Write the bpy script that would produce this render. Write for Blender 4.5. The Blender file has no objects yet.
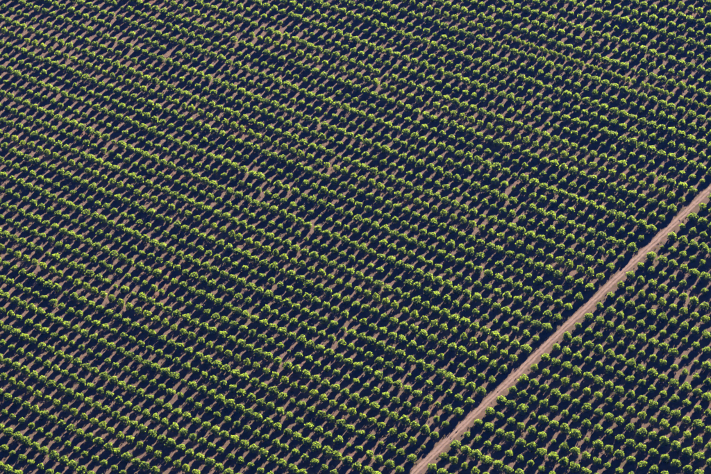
import bpy, math, random
import numpy as np
from mathutils import Matrix, Vector

# ------------------------------------------------------------------ camera, sky, sun, exposure
scene = bpy.context.scene
col = scene.collection
CROWN_Z = 1.05                      # height of a mean crown centre above the soil
CAM_Z = 566.23 + CROWN_Z
cam_d = bpy.data.cameras.new('camera'); cam = bpy.data.objects.new('camera', cam_d); col.objects.link(cam)
cam_d.lens = 136.2; cam_d.sensor_width = 36.0; cam_d.sensor_fit = 'HORIZONTAL'
cam_d.clip_start = 1.0; cam_d.clip_end = 60000.0
CAM_R = Matrix(((0.99001364, 0.14097158, 0.0), (-0.08820941, 0.61947607, -0.78004391), (-0.10996403, 0.77225411, 0.62572478)))
cam.matrix_world = Matrix.Translation((0, 0, CAM_Z)) @ CAM_R.to_4x4()
scene.camera = cam

SUN_ELEV = math.radians(13.9)
SUN_AZ = math.radians(31.0)         # clockwise from +Y (the way the camera looks)
world = bpy.data.worlds.new('World'); scene.world = world; world.use_nodes = True
nt = world.node_tree; nt.nodes.clear()
sky = nt.nodes.new('ShaderNodeTexSky'); sky.sky_type = 'NISHITA'; sky.sun_disc = False
sky.sun_elevation = SUN_ELEV; sky.sun_rotation = SUN_AZ
sky.altitude = 2500.0; sky.air_density = 0.15; sky.dust_density = 0.0; sky.ozone_density = 10.0
bg = nt.nodes.new('ShaderNodeBackground'); bg.inputs['Strength'].default_value = 0.05
wo = nt.nodes.new('ShaderNodeOutputWorld')
nt.links.new(sky.outputs[0], bg.inputs['Color']); nt.links.new(bg.outputs[0], wo.inputs['Surface'])

sun_d = bpy.data.lights.new('sun', 'SUN'); sun = bpy.data.objects.new('sun', sun_d); col.objects.link(sun)
sun_d.energy = 5.0; sun_d.angle = math.radians(0.5); sun_d.color = (1.0, 0.82, 0.66)
sun_dir = Vector((math.sin(SUN_AZ) * math.cos(SUN_ELEV), math.cos(SUN_AZ) * math.cos(SUN_ELEV), math.sin(SUN_ELEV)))
sun.rotation_euler = sun_dir.to_track_quat('Z', 'Y').to_euler(); sun.location = (0, 700, 300)

scene.render.engine = 'CYCLES'
scene.cycles.max_bounces = 3; scene.cycles.diffuse_bounces = 1; scene.cycles.transmission_bounces = 2; scene.cycles.volume_bounces = 0
vs = scene.view_settings
vs.view_transform = 'Standard'; vs.look = 'None'; vs.gamma = 1.0; vs.exposure = 2.5; vs.use_curve_mapping = False

rng = np.random.default_rng(11)
random.seed(11)

# ------------------------------------------------------------------ planting grid of the orchard
# i counts along a planted row (4 m between trees), j counts the rows (5.9 m apart), i = -1 is the track
GRID = np.array([
    [4.77617886e+00, 6.96434225e+02], [-1.62748958e+02, -1.67736762e+02], [7.16309623e-01, -1.31758120e+00],
    [-4.19848359e+00, -5.58883576e+00], [1.13950014e+02, -1.10863602e+02], [-6.92558548e-01, -2.45068718e-01],
    [5.79145983e+00, 2.07967076e+00], [7.71600197e-01, -6.30088484e-01], [-3.84782299e+00, -6.53327278e-01],
    [1.46202322e+00, -1.25651219e+00]])
def grid(i, j):
    u = (np.asarray(i, float) + 20) / 40; v = (np.asarray(j, float) + 8) / 40
    uc = np.clip(u, -1.6, 1.3); vc = np.clip(v, -.9, .75)          # the rows bend gently only inside the field
    out = 0; k = 0
    for a in range(4):
        for b in range(4 - a):
            if a + b <= 1: t = u ** a * v ** b
            else: t = uc ** a * vc ** b
            out = out + t[..., None] * GRID[k]; k += 1
    return out
def project(p):
    # photograph position (0..1, 0..1) of world points, used only to know which trees can be counted in view
    d = (np.asarray(p, float) - np.array([0, 0, CAM_Z])) @ np.array(CAM_R)
    s = cam_d.lens / cam_d.sensor_width
    return d[:, 0] / -d[:, 2] * s + .5, .5 - d[:, 1] / -d[:, 2] * s * 711 / 474, -d[:, 2]

# ------------------------------------------------------------------ materials
def new_mat(name):
    m = bpy.data.materials.new(name); m.use_nodes = True
    t = m.node_tree; t.nodes.clear()
    return m, t, t.nodes, t.links
def node(t, kind, **kw):
    n = t.nodes.new(kind)
    for k, v in kw.items(): setattr(n, k, v)
    return n
def ramp(t, fac, stops):
    r = node(t, 'ShaderNodeValToRGB')
    e = r.color_ramp.elements
    while len(e) < len(stops): e.new(0.5)
    for k, (p, c) in enumerate(stops): e[k].position = p; e[k].color = (*c, 1)
    t.links.new(fac, r.inputs[0]); return r.outputs[0]
def mixc(t, fac, a, b, mode='MIX'):
    m = node(t, 'ShaderNodeMix', data_type='RGBA', blend_type=mode)
    for s, v in ((m.inputs[0], fac), (m.inputs[6], a), (m.inputs[7], b)):
        if isinstance(v, (int, float)): s.default_value = v
        elif isinstance(v, tuple): s.default_value = (*v, 1)
        else: t.links.new(v, s)
    return m.outputs[2]
def noise(t, vec, scale, detail=4, rough=.55):
    n = node(t, 'ShaderNodeTexNoise'); n.inputs['Scale'].default_value = scale
    n.inputs['Detail'].default_value = detail; n.inputs['Roughness'].default_value = rough
    t.links.new(vec, n.inputs['Vector']); return n.outputs['Fac']

def leaf_material(name, lo, mid, hi, by_attr, glow=(.36, .54, .04), thin=.58):
    m, t, N, L = new_mat(name)
    if by_attr:
        a = node(t, 'ShaderNodeAttribute', attribute_name='tint'); tint = a.outputs['Fac']
    else:
        a = node(t, 'ShaderNodeObjectInfo'); tint = a.outputs['Random']
    lf = node(t, 'ShaderNodeAttribute', attribute_name='leaf').outputs['Fac']
    mx = node(t, 'ShaderNodeMath', operation='MULTIPLY_ADD'); L.new(tint, mx.inputs[0]); mx.inputs[1].default_value = .45
    m2 = node(t, 'ShaderNodeMath', operation='MULTIPLY'); L.new(lf, m2.inputs[0]); m2.inputs[1].default_value = .55
    L.new(m2.outputs[0], mx.inputs[2])
    c = ramp(t, mx.outputs[0], [(0.0, lo), (.5, mid), (1.0, hi)])
    d = node(t, 'ShaderNodeBsdfPrincipled'); d.inputs['Roughness'].default_value = .65
    d.inputs['Specular IOR Level'].default_value = .2
    L.new(c, d.inputs['Base Color'])
    tr = node(t, 'ShaderNodeBsdfTranslucent'); L.new(mixc(t, .6, c, glow), tr.inputs['Color'])
    ms = node(t, 'ShaderNodeMixShader'); ms.inputs[0].default_value = thin
    L.new(d.outputs[0], ms.inputs[1]); L.new(tr.outputs[0], ms.inputs[2])
    o = node(t, 'ShaderNodeOutputMaterial'); L.new(ms.outputs[0], o.inputs['Surface'])
    return m
ROUND = ((.06, .11, .018), (.115, .185, .028), (.20, .275, .036))
SLIM = ((.085, .125, .012), (.16, .21, .016), (.24, .28, .02))
M_round = leaf_material('citrus_leaves', *ROUND, False)
M_slim = leaf_material('yellow_green_leaves', *SLIM, False)
M_round_far = leaf_material('citrus_leaves_far', *ROUND, True)
M_slim_far = leaf_material('yellow_green_leaves_far', *SLIM, True)

def bark_material():
    m, t, N, L = new_mat('bark')
    tc = node(t, 'ShaderNodeTexCoord')
    c = ramp(t, noise(t, tc.outputs['Object'], 6, 5), [(.3, (.07, .05, .04)), (.7, (.16, .12, .09))])
    d = node(t, 'ShaderNodeBsdfPrincipled'); d.inputs['Roughness'].default_value = .9; L.new(c, d.inputs['Base Color'])
    o = node(t, 'ShaderNodeOutputMaterial'); L.new(d.outputs[0], o.inputs['Surface']); return m
M_bark = bark_material()

def soil_material():
    m, t, N, L = new_mat('orchard_soil')
    tc = node(t, 'ShaderNodeTexCoord'); P = tc.outputs['Object']
    base = ramp(t, noise(t, P, .9, 6, .65), [(.25, (.10, .066, .052)), (.5, (.17, .113, .092)), (.75, (.255, .18, .152))])
    red = ramp(t, noise(t, P, .035, 4), [(.58, (0, 0, 0)), (.72, (1, 1, 1))])
    base = mixc(t, red, base, mixc(t, .3, base, (.26, .08, .05)))
    w = ramp(t, noise(t, P, .45, 6, .7), [(.42, (0, 0, 0)), (.60, (1, 1, 1))])
    wl = ramp(t, noise(t, P, .03, 3), [(.35, (.15, .15, .15)), (.65, (.9, .9, .9))])
    sp = node(t, 'ShaderNodeSeparateXYZ'); L.new(P, sp.inputs[0])
    gx = node(t, 'ShaderNodeMath', operation='MULTIPLY_ADD'); L.new(sp.outputs[0], gx.inputs[0]); gx.inputs[1].default_value = .55; gx.inputs[2].default_value = 700
    gy = node(t, 'ShaderNodeMath', operation='SUBTRACT'); L.new(gx.outputs[0], gy.inputs[0]); L.new(sp.outputs[1], gy.inputs[1])
    gr = node(t, 'ShaderNodeMapRange'); L.new(gy.outputs[0], gr.inputs[0])
    gr.inputs[1].default_value = -130; gr.inputs[2].default_value = 150; gr.inputs[3].default_value = .25; gr.inputs[4].default_value = 1.25  # weedier towards the near right, partly painting haze and vignette into the soil
    m1 = node(t, 'ShaderNodeMath', operation='MULTIPLY'); L.new(wl, m1.inputs[0]); L.new(gr.outputs[0], m1.inputs[1])
    mm = node(t, 'ShaderNodeMath', operation='MULTIPLY', use_clamp=True); L.new(w, mm.inputs[0]); L.new(m1.outputs[0], mm.inputs[1])
    base = mixc(t, mm.outputs[0], base, (.085, .075, .03))
    d = node(t, 'ShaderNodeBsdfPrincipled'); d.inputs['Roughness'].default_value = .95
    d.inputs['Specular IOR Level'].default_value = .1; L.new(base, d.inputs['Base Color'])
    b = node(t, 'ShaderNodeBump'); b.inputs['Strength'].default_value = .6; b.inputs['Distance'].default_value = .12
    L.new(noise(t, P, 1.6, 6, .7), b.inputs['Height']); L.new(b.outputs[0], d.inputs['Normal'])
    o = node(t, 'ShaderNodeOutputMaterial'); L.new(d.outputs[0], o.inputs['Surface']); return m
M_soil = soil_material()

def track_material():
    m, t, N, L = new_mat('track_dust')
    tc = node(t, 'ShaderNodeTexCoord'); P = tc.outputs['Object']
    uv = node(t, 'ShaderNodeUVMap'); sx = node(t, 'ShaderNodeSeparateXYZ'); L.new(uv.outputs[0], sx.inputs[0])
    base = ramp(t, noise(t, P, .7, 6, .65), [(.25, (.20, .142, .122)), (.5, (.285, .205, .178)), (.75, (.37, .275, .243))])
    # wheel tracks worn pale, crown and verges with stones and dry weeds; x is across the track
    prof = ramp(t, sx.outputs[0], [(.0, (.8, .8, .8)), (.2, (.05, .05, .05)), (.34, (.05, .05, .05)), (.5, (1, 1, 1)), (.66, (.05, .05, .05)), (.8, (.05, .05, .05)), (1.0, (.8, .8, .8))])
    n2 = ramp(t, noise(t, P, .55, 6, .7), [(.32, (0, 0, 0)), (.55, (1, 1, 1))])
    mm = node(t, 'ShaderNodeMath', operation='MULTIPLY'); L.new(prof, mm.inputs[0]); L.new(n2, mm.inputs[1])
    base = mixc(t, mm.outputs[0], base, (.12, .085, .06))
    d = node(t, 'ShaderNodeBsdfPrincipled'); d.inputs['Roughness'].default_value = .95
    d.inputs['Specular IOR Level'].default_value = .1; L.new(base, d.inputs['Base Color'])
    b = node(t, 'ShaderNodeBump'); b.inputs['Strength'].default_value = .5; b.inputs['Distance'].default_value = .08
    L.new(noise(t, P, 2.0, 6, .7), b.inputs['Height']); L.new(b.outputs[0], d.inputs['Normal'])
    o = node(t, 'ShaderNodeOutputMaterial'); L.new(d.outputs[0], o.inputs['Surface']); return m
M_track = track_material()

# ------------------------------------------------------------------ mesh helpers
def mesh_np(name, verts, faces4=None, faces3=None, mats=(), mat_idx=None, attrs=None, smooth=False):
    me = bpy.data.meshes.new(name)
    nq = 0 if faces4 is None else len(faces4); n3 = 0 if faces3 is None else len(faces3)
    loops = np.concatenate([np.asarray(f, np.int32).ravel() for f in (faces4, faces3) if f is not None and len(f)])
    tot = np.concatenate([np.full(nq, 4, np.int32), np.full(n3, 3, np.int32)])
    st = np.concatenate([[0], np.cumsum(tot)[:-1]]).astype(np.int32)
    me.vertices.add(len(verts)); me.vertices.foreach_set('co', np.asarray(verts, np.float32).ravel())
    me.loops.add(len(loops)); me.loops.foreach_set('vertex_index', loops)
    me.polygons.add(nq + n3); me.polygons.foreach_set('loop_start', st)
    for m in mats: me.materials.append(m)
    if mat_idx is not None: me.polygons.foreach_set('material_index', np.asarray(mat_idx, np.int32))
    if smooth: me.polygons.foreach_set('use_smooth', np.ones(nq + n3, bool))
    for k, v in (attrs or {}).items():
        a = me.attributes.new(k, 'FLOAT', 'FACE'); a.data.foreach_set('value', np.asarray(v, np.float32))
    me.update(calc_edges=True); me.validate()
    return me
def obj(name, me, parent=None):
    o = bpy.data.objects.new(name, me); col.objects.link(o); o.parent = parent; return o

# ------------------------------------------------------------------ the setting: soil sheet and the dirt track
def soil_sheet():
    # fine, slightly uneven sheet under the field in view, coarse skirt reaching out to the horizon
    xs = np.concatenate([np.linspace(-30000, -400, 12), np.linspace(-260, 260, 105), np.linspace(400, 30000, 12)])
    ys = np.concatenate([np.linspace(-30000, 300, 12), np.linspace(420, 1000, 117), np.linspace(1200, 30000, 12)])
    X, Y = np.meshgrid(xs, ys); Z = rng.normal(0, .0, X.shape)
    V = np.stack([X, Y, Z], -1).reshape(-1, 3); w = len(xs)
    a = (np.arange(len(ys) - 1)[:, None] * w + np.arange(w - 1)[None]).ravel()
    return mesh_np('ground', V, faces4=np.stack([a, a + 1, a + w + 1, a + w], -1), mats=[M_soil], smooth=True)
ground = obj('ground', soil_sheet()); ground['kind'] = 'structure'
ground['label'] = 'pinkish brown bare soil of the orchard floor'

def dirt_track():
    jj = np.arange(-75, 45, .08)
    c = grid(np.full(len(jj), -1.0), jj)
    d = np.gradient(c, axis=0); d /= np.linalg.norm(d, axis=1)[:, None]; nrm = np.stack([d[:, 1], -d[:, 0]], -1)
    def wander(f, a, ph): return a * np.sin(jj * f + ph)
    def ragged(a):
        r = np.convolve(rng.normal(0, 1, len(jj) + 8), np.ones(5) / 5, 'same')[:len(jj)]; return a * r
    shift = wander(.21, .06, .4) + wander(.57, .03, 1.9)
    lft = -1.25 + ragged(.20) + wander(.9, .05, 2.0); rgt = 1.05 + ragged(.20) + wander(.7, .06, .3)
    q = np.array([0, .1, .22, .29, .36, .5, .64, .71, .78, .9, 1.0])
    z = np.array([.006, .03, -.0, -.012, .0, .045, .0, -.012, .0, .03, .006]) + .03; z[0] = z[-1] = .005
    V = []; UV = []
    for k in range(len(q)):
        off = lft + (rgt - lft) * q[k] + shift
        p = c + nrm * off[:, None]
        V.append(np.concatenate([p, np.full((len(jj), 1), z[k])], 1)); UV.append(np.full(len(jj), q[k]))
    V = np.stack(V, 1).reshape(-1, 3); UV = np.stack(UV, 1).ravel(); w = len(q)
    a = (np.arange(len(jj) - 1)[:, None] * w + np.arange(w - 1)[None]).ravel()
    F = np.stack([a, a + 1, a + w + 1, a + w], -1)
    p0, p1, p2 = V[F[0, 0]], V[F[0, 1]], V[F[0, 2]]
    if np.cross(p1 - p0, p2 - p0)[2] < 0: F = F[:, ::-1]
    me = mesh_np('dirt_track', V, faces4=F, mats=[M_track], smooth=True)
    uv = me.uv_layers.new(name='UVMap'); li = np.zeros(len(me.loops), np.int32); me.loops.foreach_get('vertex_index', li)
    uv.data.foreach_set('uv', np.stack([UV[li], V[li, 1] * .1], -1).astype(np.float32).ravel())
    return me
track = obj('dirt_track', dirt_track()); track['kind'] = 'structure'
track['label'] = 'pale pink dirt track running diagonally between the tree lines'

# low weeds and dry grass tufts on the orchard floor
def weeds():
    n = 26000
    P = np.stack([rng.uniform(-55, 40, n), rng.uniform(-42, 24, n)], -1); P = grid(P[:, 0], P[:, 1])
    pu, pv, _ = project(np.concatenate([P, np.zeros((n, 1))], 1)); P = P[(pu > -.04) & (pu < 1.04) & (pv > -.06) & (pv < 1.05)]
    c = grid(np.full(900, -1.0), np.linspace(-75, 45, 900)); ok = np.ones(len(P), bool)
    for a in range(0, len(P), 2000):
        d = np.linalg.norm(P[a:a + 2000, None] - c[None], axis=2).min(1); ok[a:a + 2000] = (d > 1.5) | (rng.random(len(d)) < .12)
    P = P[ok]; n = len(P); V = []; L = []
    for b in range(4):
        g = rng.uniform(0, 6.283, n); w = rng.uniform(.05, .14, n); h = rng.uniform(.12, .34, n); off = rng.normal(0, .16, (n, 2))
        x = np.stack([np.cos(g), np.sin(g)], -1); B = P + off; lean = rng.normal(0, .12, (n, 2))
        q = np.stack([np.c_[B - x * w[:, None], np.full(n, -.01)], np.c_[B + x * w[:, None], np.full(n, -.01)],
                      np.c_[B + lean + x * (w * 1.5)[:, None], h], np.c_[B + lean - x * (w * 1.3)[:, None], h * .8]], 1)
        V.append(q); L.append(rng.random(n))
    V = np.concatenate(V).reshape(-1, 3)
    return mesh_np('weeds', V, faces4=np.arange(len(V)).reshape(-1, 4), mats=[M_weed], attrs={'leaf': np.concatenate(L), 'tint': np.concatenate(L)})
M_weed = leaf_material('weed_leaves', (.10, .07, .04), (.085, .075, .03), (.065, .075, .025), True, (.12, .11, .03), .3)
wd = obj('weeds', weeds()); wd['kind'] = 'stuff'; wd['label'] = 'low olive weeds and dry grass tufts on the orchard soil'

# ------------------------------------------------------------------ tree shapes, built one metre wide and scaled per tree
def crown_shape(seed, n, slim):
    """leaf sprays spread through a lumpy crown about 1 wide; returns quads and a random value for each spray"""
    r = np.random.default_rng(seed)
    hz = .46 if slim else .36                                    # half height, for a half width of .5
    # lobes: boughs of leaves standing out of the main mass
    nl = 9 if slim else 11
    th = np.arange(nl) * 2.4 + r.uniform(-.5, .5, nl); zz = r.uniform(-.75, .9, nl)
    lr = np.sqrt(np.maximum(0, 1 - np.maximum(zz, 0) ** 2)) * r.uniform(.52, .80, nl)
    lob = np.stack([np.cos(th) * lr, np.sin(th) * lr, zz * .72], -1); lrad = r.uniform(.30, .50, nl)
    lob = np.concatenate([lob, [[0, 0, -.05]]]); lrad = np.concatenate([lrad, [.86]])
    wgt = lrad ** 2; wgt[-1] *= 1.7; wgt /= wgt.sum()
    k = r.choice(len(lob), n, p=wgt)
    d = r.normal(size=(n, 3)); d /= np.linalg.norm(d, axis=1)[:, None]
    d[:, 2] = np.where((d[:, 2] < -.75) & (r.random(n) < .7), -d[:, 2], d[:, 2])
    rad = lrad[k] * r.uniform(.72, 1.05, n) ** .6
    p = lob[k] + d * rad[:, None]
    p[:, 2] = np.maximum(p[:, 2], -.84 + r.uniform(0, .12, n))
    c = p * np.array([.47, .47, hz])
    nrm = d * .75 + r.normal(size=(n, 3)) * .55; nrm /= np.linalg.norm(nrm, axis=1)[:, None]
    t1 = np.cross(nrm, r.normal(size=(n, 3))); t1 /= np.linalg.norm(t1, axis=1)[:, None]; t2 = np.cross(nrm, t1)
    m = 34                                                       # large leaf sprays hidden inside the crown, added to block sunlight
    hd = r.normal(size=(m, 3)); hd /= np.linalg.norm(hd, axis=1)[:, None]
    c[:m] = hd * (r.uniform(.1, 1, m) ** .4)[:, None] * np.array([.30, .30, hz * .62]) + np.array([0, 0, -.03])
    s = r.uniform(.055, .105, n)[:, None] * (math.sqrt(420 / n)); s[:m] = r.uniform(.11, .16, (m, 1)); asp = r.uniform(.5, .8, n)[:, None]
    q = np.stack([c - t1 * s, c - t2 * s * asp + nrm * s * .25, c + t1 * s, c + t2 * s * asp + nrm * s * .25], 1)
    return q.reshape(-1, 3), r.random(n)
def crown_mesh(seed, n, slim):
    v, lf = crown_shape(seed, n, slim)
    f = np.arange(len(v)).reshape(-1, 4)
    return mesh_np('crown', v, faces4=f, mats=[M_slim if slim else M_round], attrs={'leaf': lf})
def trunk_shape(seed, top, slim):
    """tapered trunk with four limbs, in the same one-metre-wide units, from the soil up into the crown"""
    r = np.random.default_rng(seed); V = []; F = []
    def tube(p0, p1, r0, r1, n=6):
        p0 = np.array(p0, float); p1 = np.array(p1, float); a = p1 - p0; a /= np.linalg.norm(a)
        x = np.cross(a, [.31, .77, .55]); x /= np.linalg.norm(x); y = np.cross(a, x); b = len(V)
        for p, q in ((p0, r0), (p1, r1)):
            for k in range(n):
                g = 2 * math.pi * k / n; V.append(p + (x * math.cos(g) + y * math.sin(g)) * q)
        for k in range(n): F.append((b + k, b + (k + 1) % n, b + n + (k + 1) % n, b + n + k))
    bend = r.normal(0, .02, 2)
    fork = (bend[0], bend[1], top * .55)
    tube((0, 0, -.03), fork, .028, .02)
    for k in range(4):
        g = k * 1.571 + r.uniform(-.4, .4); q = r.uniform(.2, .3)
        tube(fork, (math.cos(g) * q, math.sin(g) * q, top * r.uniform(1.0, 1.35)), .016, .006)
    return np.array(V), np.array(F)
NV = 8
near_crowns = {s: [crown_mesh(100 * s + k, 620, bool(s)) for k in range(NV)] for s in (0, 1)}
far_crowns = {s: [crown_shape(100 * s + k, 340, bool(s)) for k in range(NV)] for s in (0, 1)}
CLR = {0: .30, 1: .38}                                          # crown centre height in crown widths
trunks = {s: [trunk_shape(7 + s * 50 + k, CLR[s], bool(s)) for k in range(3)] for s in (0, 1)}
trunk_me = {s: [mesh_np('trunk', v, faces4=f, mats=[M_bark]) for v, f in trunks[s]] for s in (0, 1)}

# ------------------------------------------------------------------ every tree of the orchard: place, size and kind
def smooth_noise(i, j, f, seed):
    r = np.random.default_rng(seed); g = r.random((160, 160))
    x = np.asarray(i, float) * f[0] + 70; y = np.asarray(j, float) * f[1] + 70
    x0 = np.floor(x).astype(int); y0 = np.floor(y).astype(int); a = x - x0; b = y - y0
    return (g[x0, y0] * (1 - a) + g[x0 + 1, y0] * a) * (1 - b) + (g[x0, y0 + 1] * (1 - a) + g[x0 + 1, y0 + 1] * a) * b
MISSING = {(-55, -17)}
I, J = np.meshgrid(np.arange(-110, 50), np.arange(-62, 40)); I = I.ravel(); J = J.ravel()
keep = (I != -1); I, J = I[keep], J[keep]
pos = grid(I, J)
px, py, dep = project(np.concatenate([pos, np.full((len(pos), 1), CROWN_Z)], 1))
inside = (px > -.045) & (px < 1.045) & (py > -.09) & (py < 1.06)
I, J, pos, px, py, dep = I[inside], J[inside], pos[inside], px[inside], py[inside], dep[inside]
slim = (J % 8 == 3)
dense = (J == -29) & (I > -31)
odd = (J % 2 == 1)
jit = rng.normal(0, .10, pos.shape)
n1 = rng.random(len(I)); stretch = smooth_noise(I, J * 1.0, (.16, 1.0), 5)
size = np.where(slim, 2.5 + .4 * n1, np.where(odd, 2.2 + .35 * n1 + .7 * stretch, 2.95 + .4 * n1 + .35 * stretch))
size = size * (.975 + .05 * (px + py - 1.0))                       # stronger growth towards the near right
size = np.where(rng.random(len(I)) < .02, size * .62, size)
size = np.where(dense, 1.75 + .3 * n1, size)
pos = pos + jit
far_side = np.abs(I + 1) == 1
trees = [dict(i=int(I[k]), j=int(J[k]), p=pos[k], s=float(size[k]), slim=int(slim[k]), dense=bool(dense[k]), u=float(px[k]), v=float(py[k]), d=float(dep[k]))
         for k in range(len(I)) if (int(I[k]), int(J[k])) not in MISSING]
extra = []
for t in trees:                                                 # the one row planted twice as close
    if t['dense']:
        q = grid(np.array([t['i'] + .5]), np.array([t['j']]))[0] + rng.normal(0, .15, 2)
        e = dict(t); e['p'] = q; e['i'] = t['i'] + .5; e['s'] = float(1.6 + .4 * rng.random())
        if rng.random() > .12: extra.append(e)
trees += extra
for t in trees:
    t['rot'] = float(rng.uniform(0, 6.283)); t['h'] = float(rng.uniform(.9, 1.12)); t['var'] = int(rng.integers(0, NV)); t['tv'] = int(rng.integers(0, 3)); t['tint'] = float(.5 * rng.random() + .5 * smooth_noise([t['i']], [t['j']], (.12, .2), 9)[0])
    t['w'] = float(rng.uniform(.93, 1.07)); t['h'] *= 1.35 if t['dense'] else (1.12 if t['j'] % 2 else 1.0)

def in_view(t, m=.0): return -m < t['u'] < 1 + m and -m < t['v'] < 1 + m
near = [t for t in trees if t['i'] >= 0 and in_view(t, .008)]
left = sorted([t for t in trees if t['i'] < -1 and in_view(t, .008) and not t['dense']], key=lambda t: (-t['i'], -t['j']))
near += left[:max(0, 300 - len(near))]
row_trees = [t for t in trees if t['dense'] and in_view(t, .004)]
single = set(id(t) for t in near) | set(id(t) for t in row_trees)
rest = [t for t in trees if id(t) not in single]
print('trees', len(trees), 'near', len(near), 'row', len(row_trees), 'rest', len(rest), 'in view', sum(in_view(t) for t in trees))

ORD = ['first', 'second', 'third', 'fourth', 'fifth', 'sixth', 'seventh', 'eighth', 'ninth', 'tenth', 'eleventh', 'twelfth', 'thirteenth', 'fourteenth', 'fifteenth', 'sixteenth', 'seventeenth', 'eighteenth', 'nineteenth', 'twentieth', 'twenty-first', 'twenty-second', 'twenty-third', 'twenty-fourth', 'twenty-fifth', 'twenty-sixth', 'twenty-seventh', 'twenty-eighth', 'twenty-ninth', 'thirtieth', 'thirty-first', 'thirty-second', 'thirty-third', 'thirty-fourth', 'thirty-fifth', 'thirty-sixth', 'thirty-seventh', 'thirty-eighth', 'thirty-ninth', 'fortieth', 'forty-first', 'forty-second', 'forty-third', 'forty-fourth', 'forty-fifth', 'forty-sixth', 'forty-seventh', 'forty-eighth', 'forty-ninth', 'fiftieth']
def plant(t, name, label, group):
    root = bpy.data.objects.new(name, None); col.objects.link(root)
    root.empty_display_size = .5
    root.location = (t['p'][0], t['p'][1], 0.0); root.rotation_euler = (0, 0, t['rot'])
    s = t['s']; root.scale = (s, s * t['w'], s * t['h'])
    root['label'] = label; root['category'] = 'tree'; root['group'] = group
    k = t['slim']
    c = obj('crown', near_crowns[k][t['var']], root); c.location = (0, 0, CLR[k])
    obj('trunk', trunk_me[k][t['tv']], root)
lines = {}
for t in near: lines.setdefault(t['i'], []).append(t)
for i in sorted(lines, reverse=True):
    lst = sorted(lines[i], key=lambda t: -t['j'])
    ln, side = (ORD[i], 'right') if i >= 0 else (ORD[-i - 2], 'left')
    for k, t in enumerate(lst):
        look = 'upright yellow-green' if t['slim'] else ('small round green' if t['s'] < 2.4 else ('large round green' if t['s'] > 3.4 else 'round green'))
        plant(t, 'slim_orchard_tree' if t['slim'] else 'round_orchard_tree',
              '%s tree, %s from the bottom in the %s line %s of the track' % (look, ORD[k], ln, side),
              'orchard trees nearest the dirt track')
for k, t in enumerate(sorted(row_trees, key=lambda t: -t['u'])):
    plant(t, 'close_planted_tree', 'small yellow-green tree, %s from the right edge in the close-planted row' % ORD[k],
          'small trees of the close-planted row')

# the thousands of other trees of the field, one mass of trees in their rows
def merge(lst):
    V = []; Q = []; MI = []; LF = []; TI = []; off = 0
    for t in lst:
        k = t['slim']; c, s = math.cos(t['rot']), math.sin(t['rot'])
        R = np.array([[c, -s, 0], [s, c, 0], [0, 0, 1]]); sc = np.array([t['s'], t['s'] * t['w'], t['s'] * t['h']])
        org = np.array([t['p'][0], t['p'][1], 0])
        v, lf = far_crowns[k][t['var']]
        v = ((v + np.array([0, 0, CLR[k]])) * sc) @ R.T + org
        V.append(v); n = len(v) // 4; Q.append(np.arange(len(v)).reshape(-1, 4) + off); off += len(v)
        MI.append(np.full(n, k)); LF.append(lf); TI.append(np.full(n, t['tint']))
        v, f = trunks[k][t['tv']]
        V.append((v * sc) @ R.T + org); Q.append(f + off); off += len(v)
        MI.append(np.full(len(f), 2)); LF.append(np.zeros(len(f))); TI.append(np.zeros(len(f)))
    return mesh_np('orchard_trees', np.concatenate(V), faces4=np.concatenate(Q), mats=[M_round_far, M_slim_far, M_bark],
                   mat_idx=np.concatenate(MI), attrs={'leaf': np.concatenate(LF), 'tint': np.concatenate(TI)})
mass = obj('orchard_trees', merge(rest)); mass['kind'] = 'stuff'; mass['category'] = 'trees'
mass['label'] = 'dense rows of small green fruit trees filling the field left of the track'

# ------------------------------------------------------------------ the air between the aircraft and the field
def haze_box():
    m, t, N, L = new_mat('thin_haze')
    v = node(t, 'ShaderNodeVolumePrincipled'); v.inputs['Density'].default_value = HAZE
    v.inputs['Color'].default_value = (.02, .16, 1.0, 1); v.inputs['Anisotropy'].default_value = .3
    o = node(t, 'ShaderNodeOutputMaterial'); L.new(v.outputs[0], o.inputs['Volume'])
    x0, x1, y0, y1, z0, z1 = -31000, 31000, -31000, 31000, -1.0, CAM_Z + 20
    V = [(x, y, z) for z in (z0, z1) for y in (y0, y1) for x in (x0, x1)]
    F = [(0, 2, 3, 1), (4, 5, 7, 6), (0, 1, 5, 4), (2, 6, 7, 3), (0, 4, 6, 2), (1, 3, 7, 5)]
    return mesh_np('haze', np.array(V), faces4=np.array(F), mats=[m])
HAZE = 2.0e-5
air = obj('haze', haze_box()); air['kind'] = 'stuff'; air['label'] = 'thin blue haze in the air above the orchard'
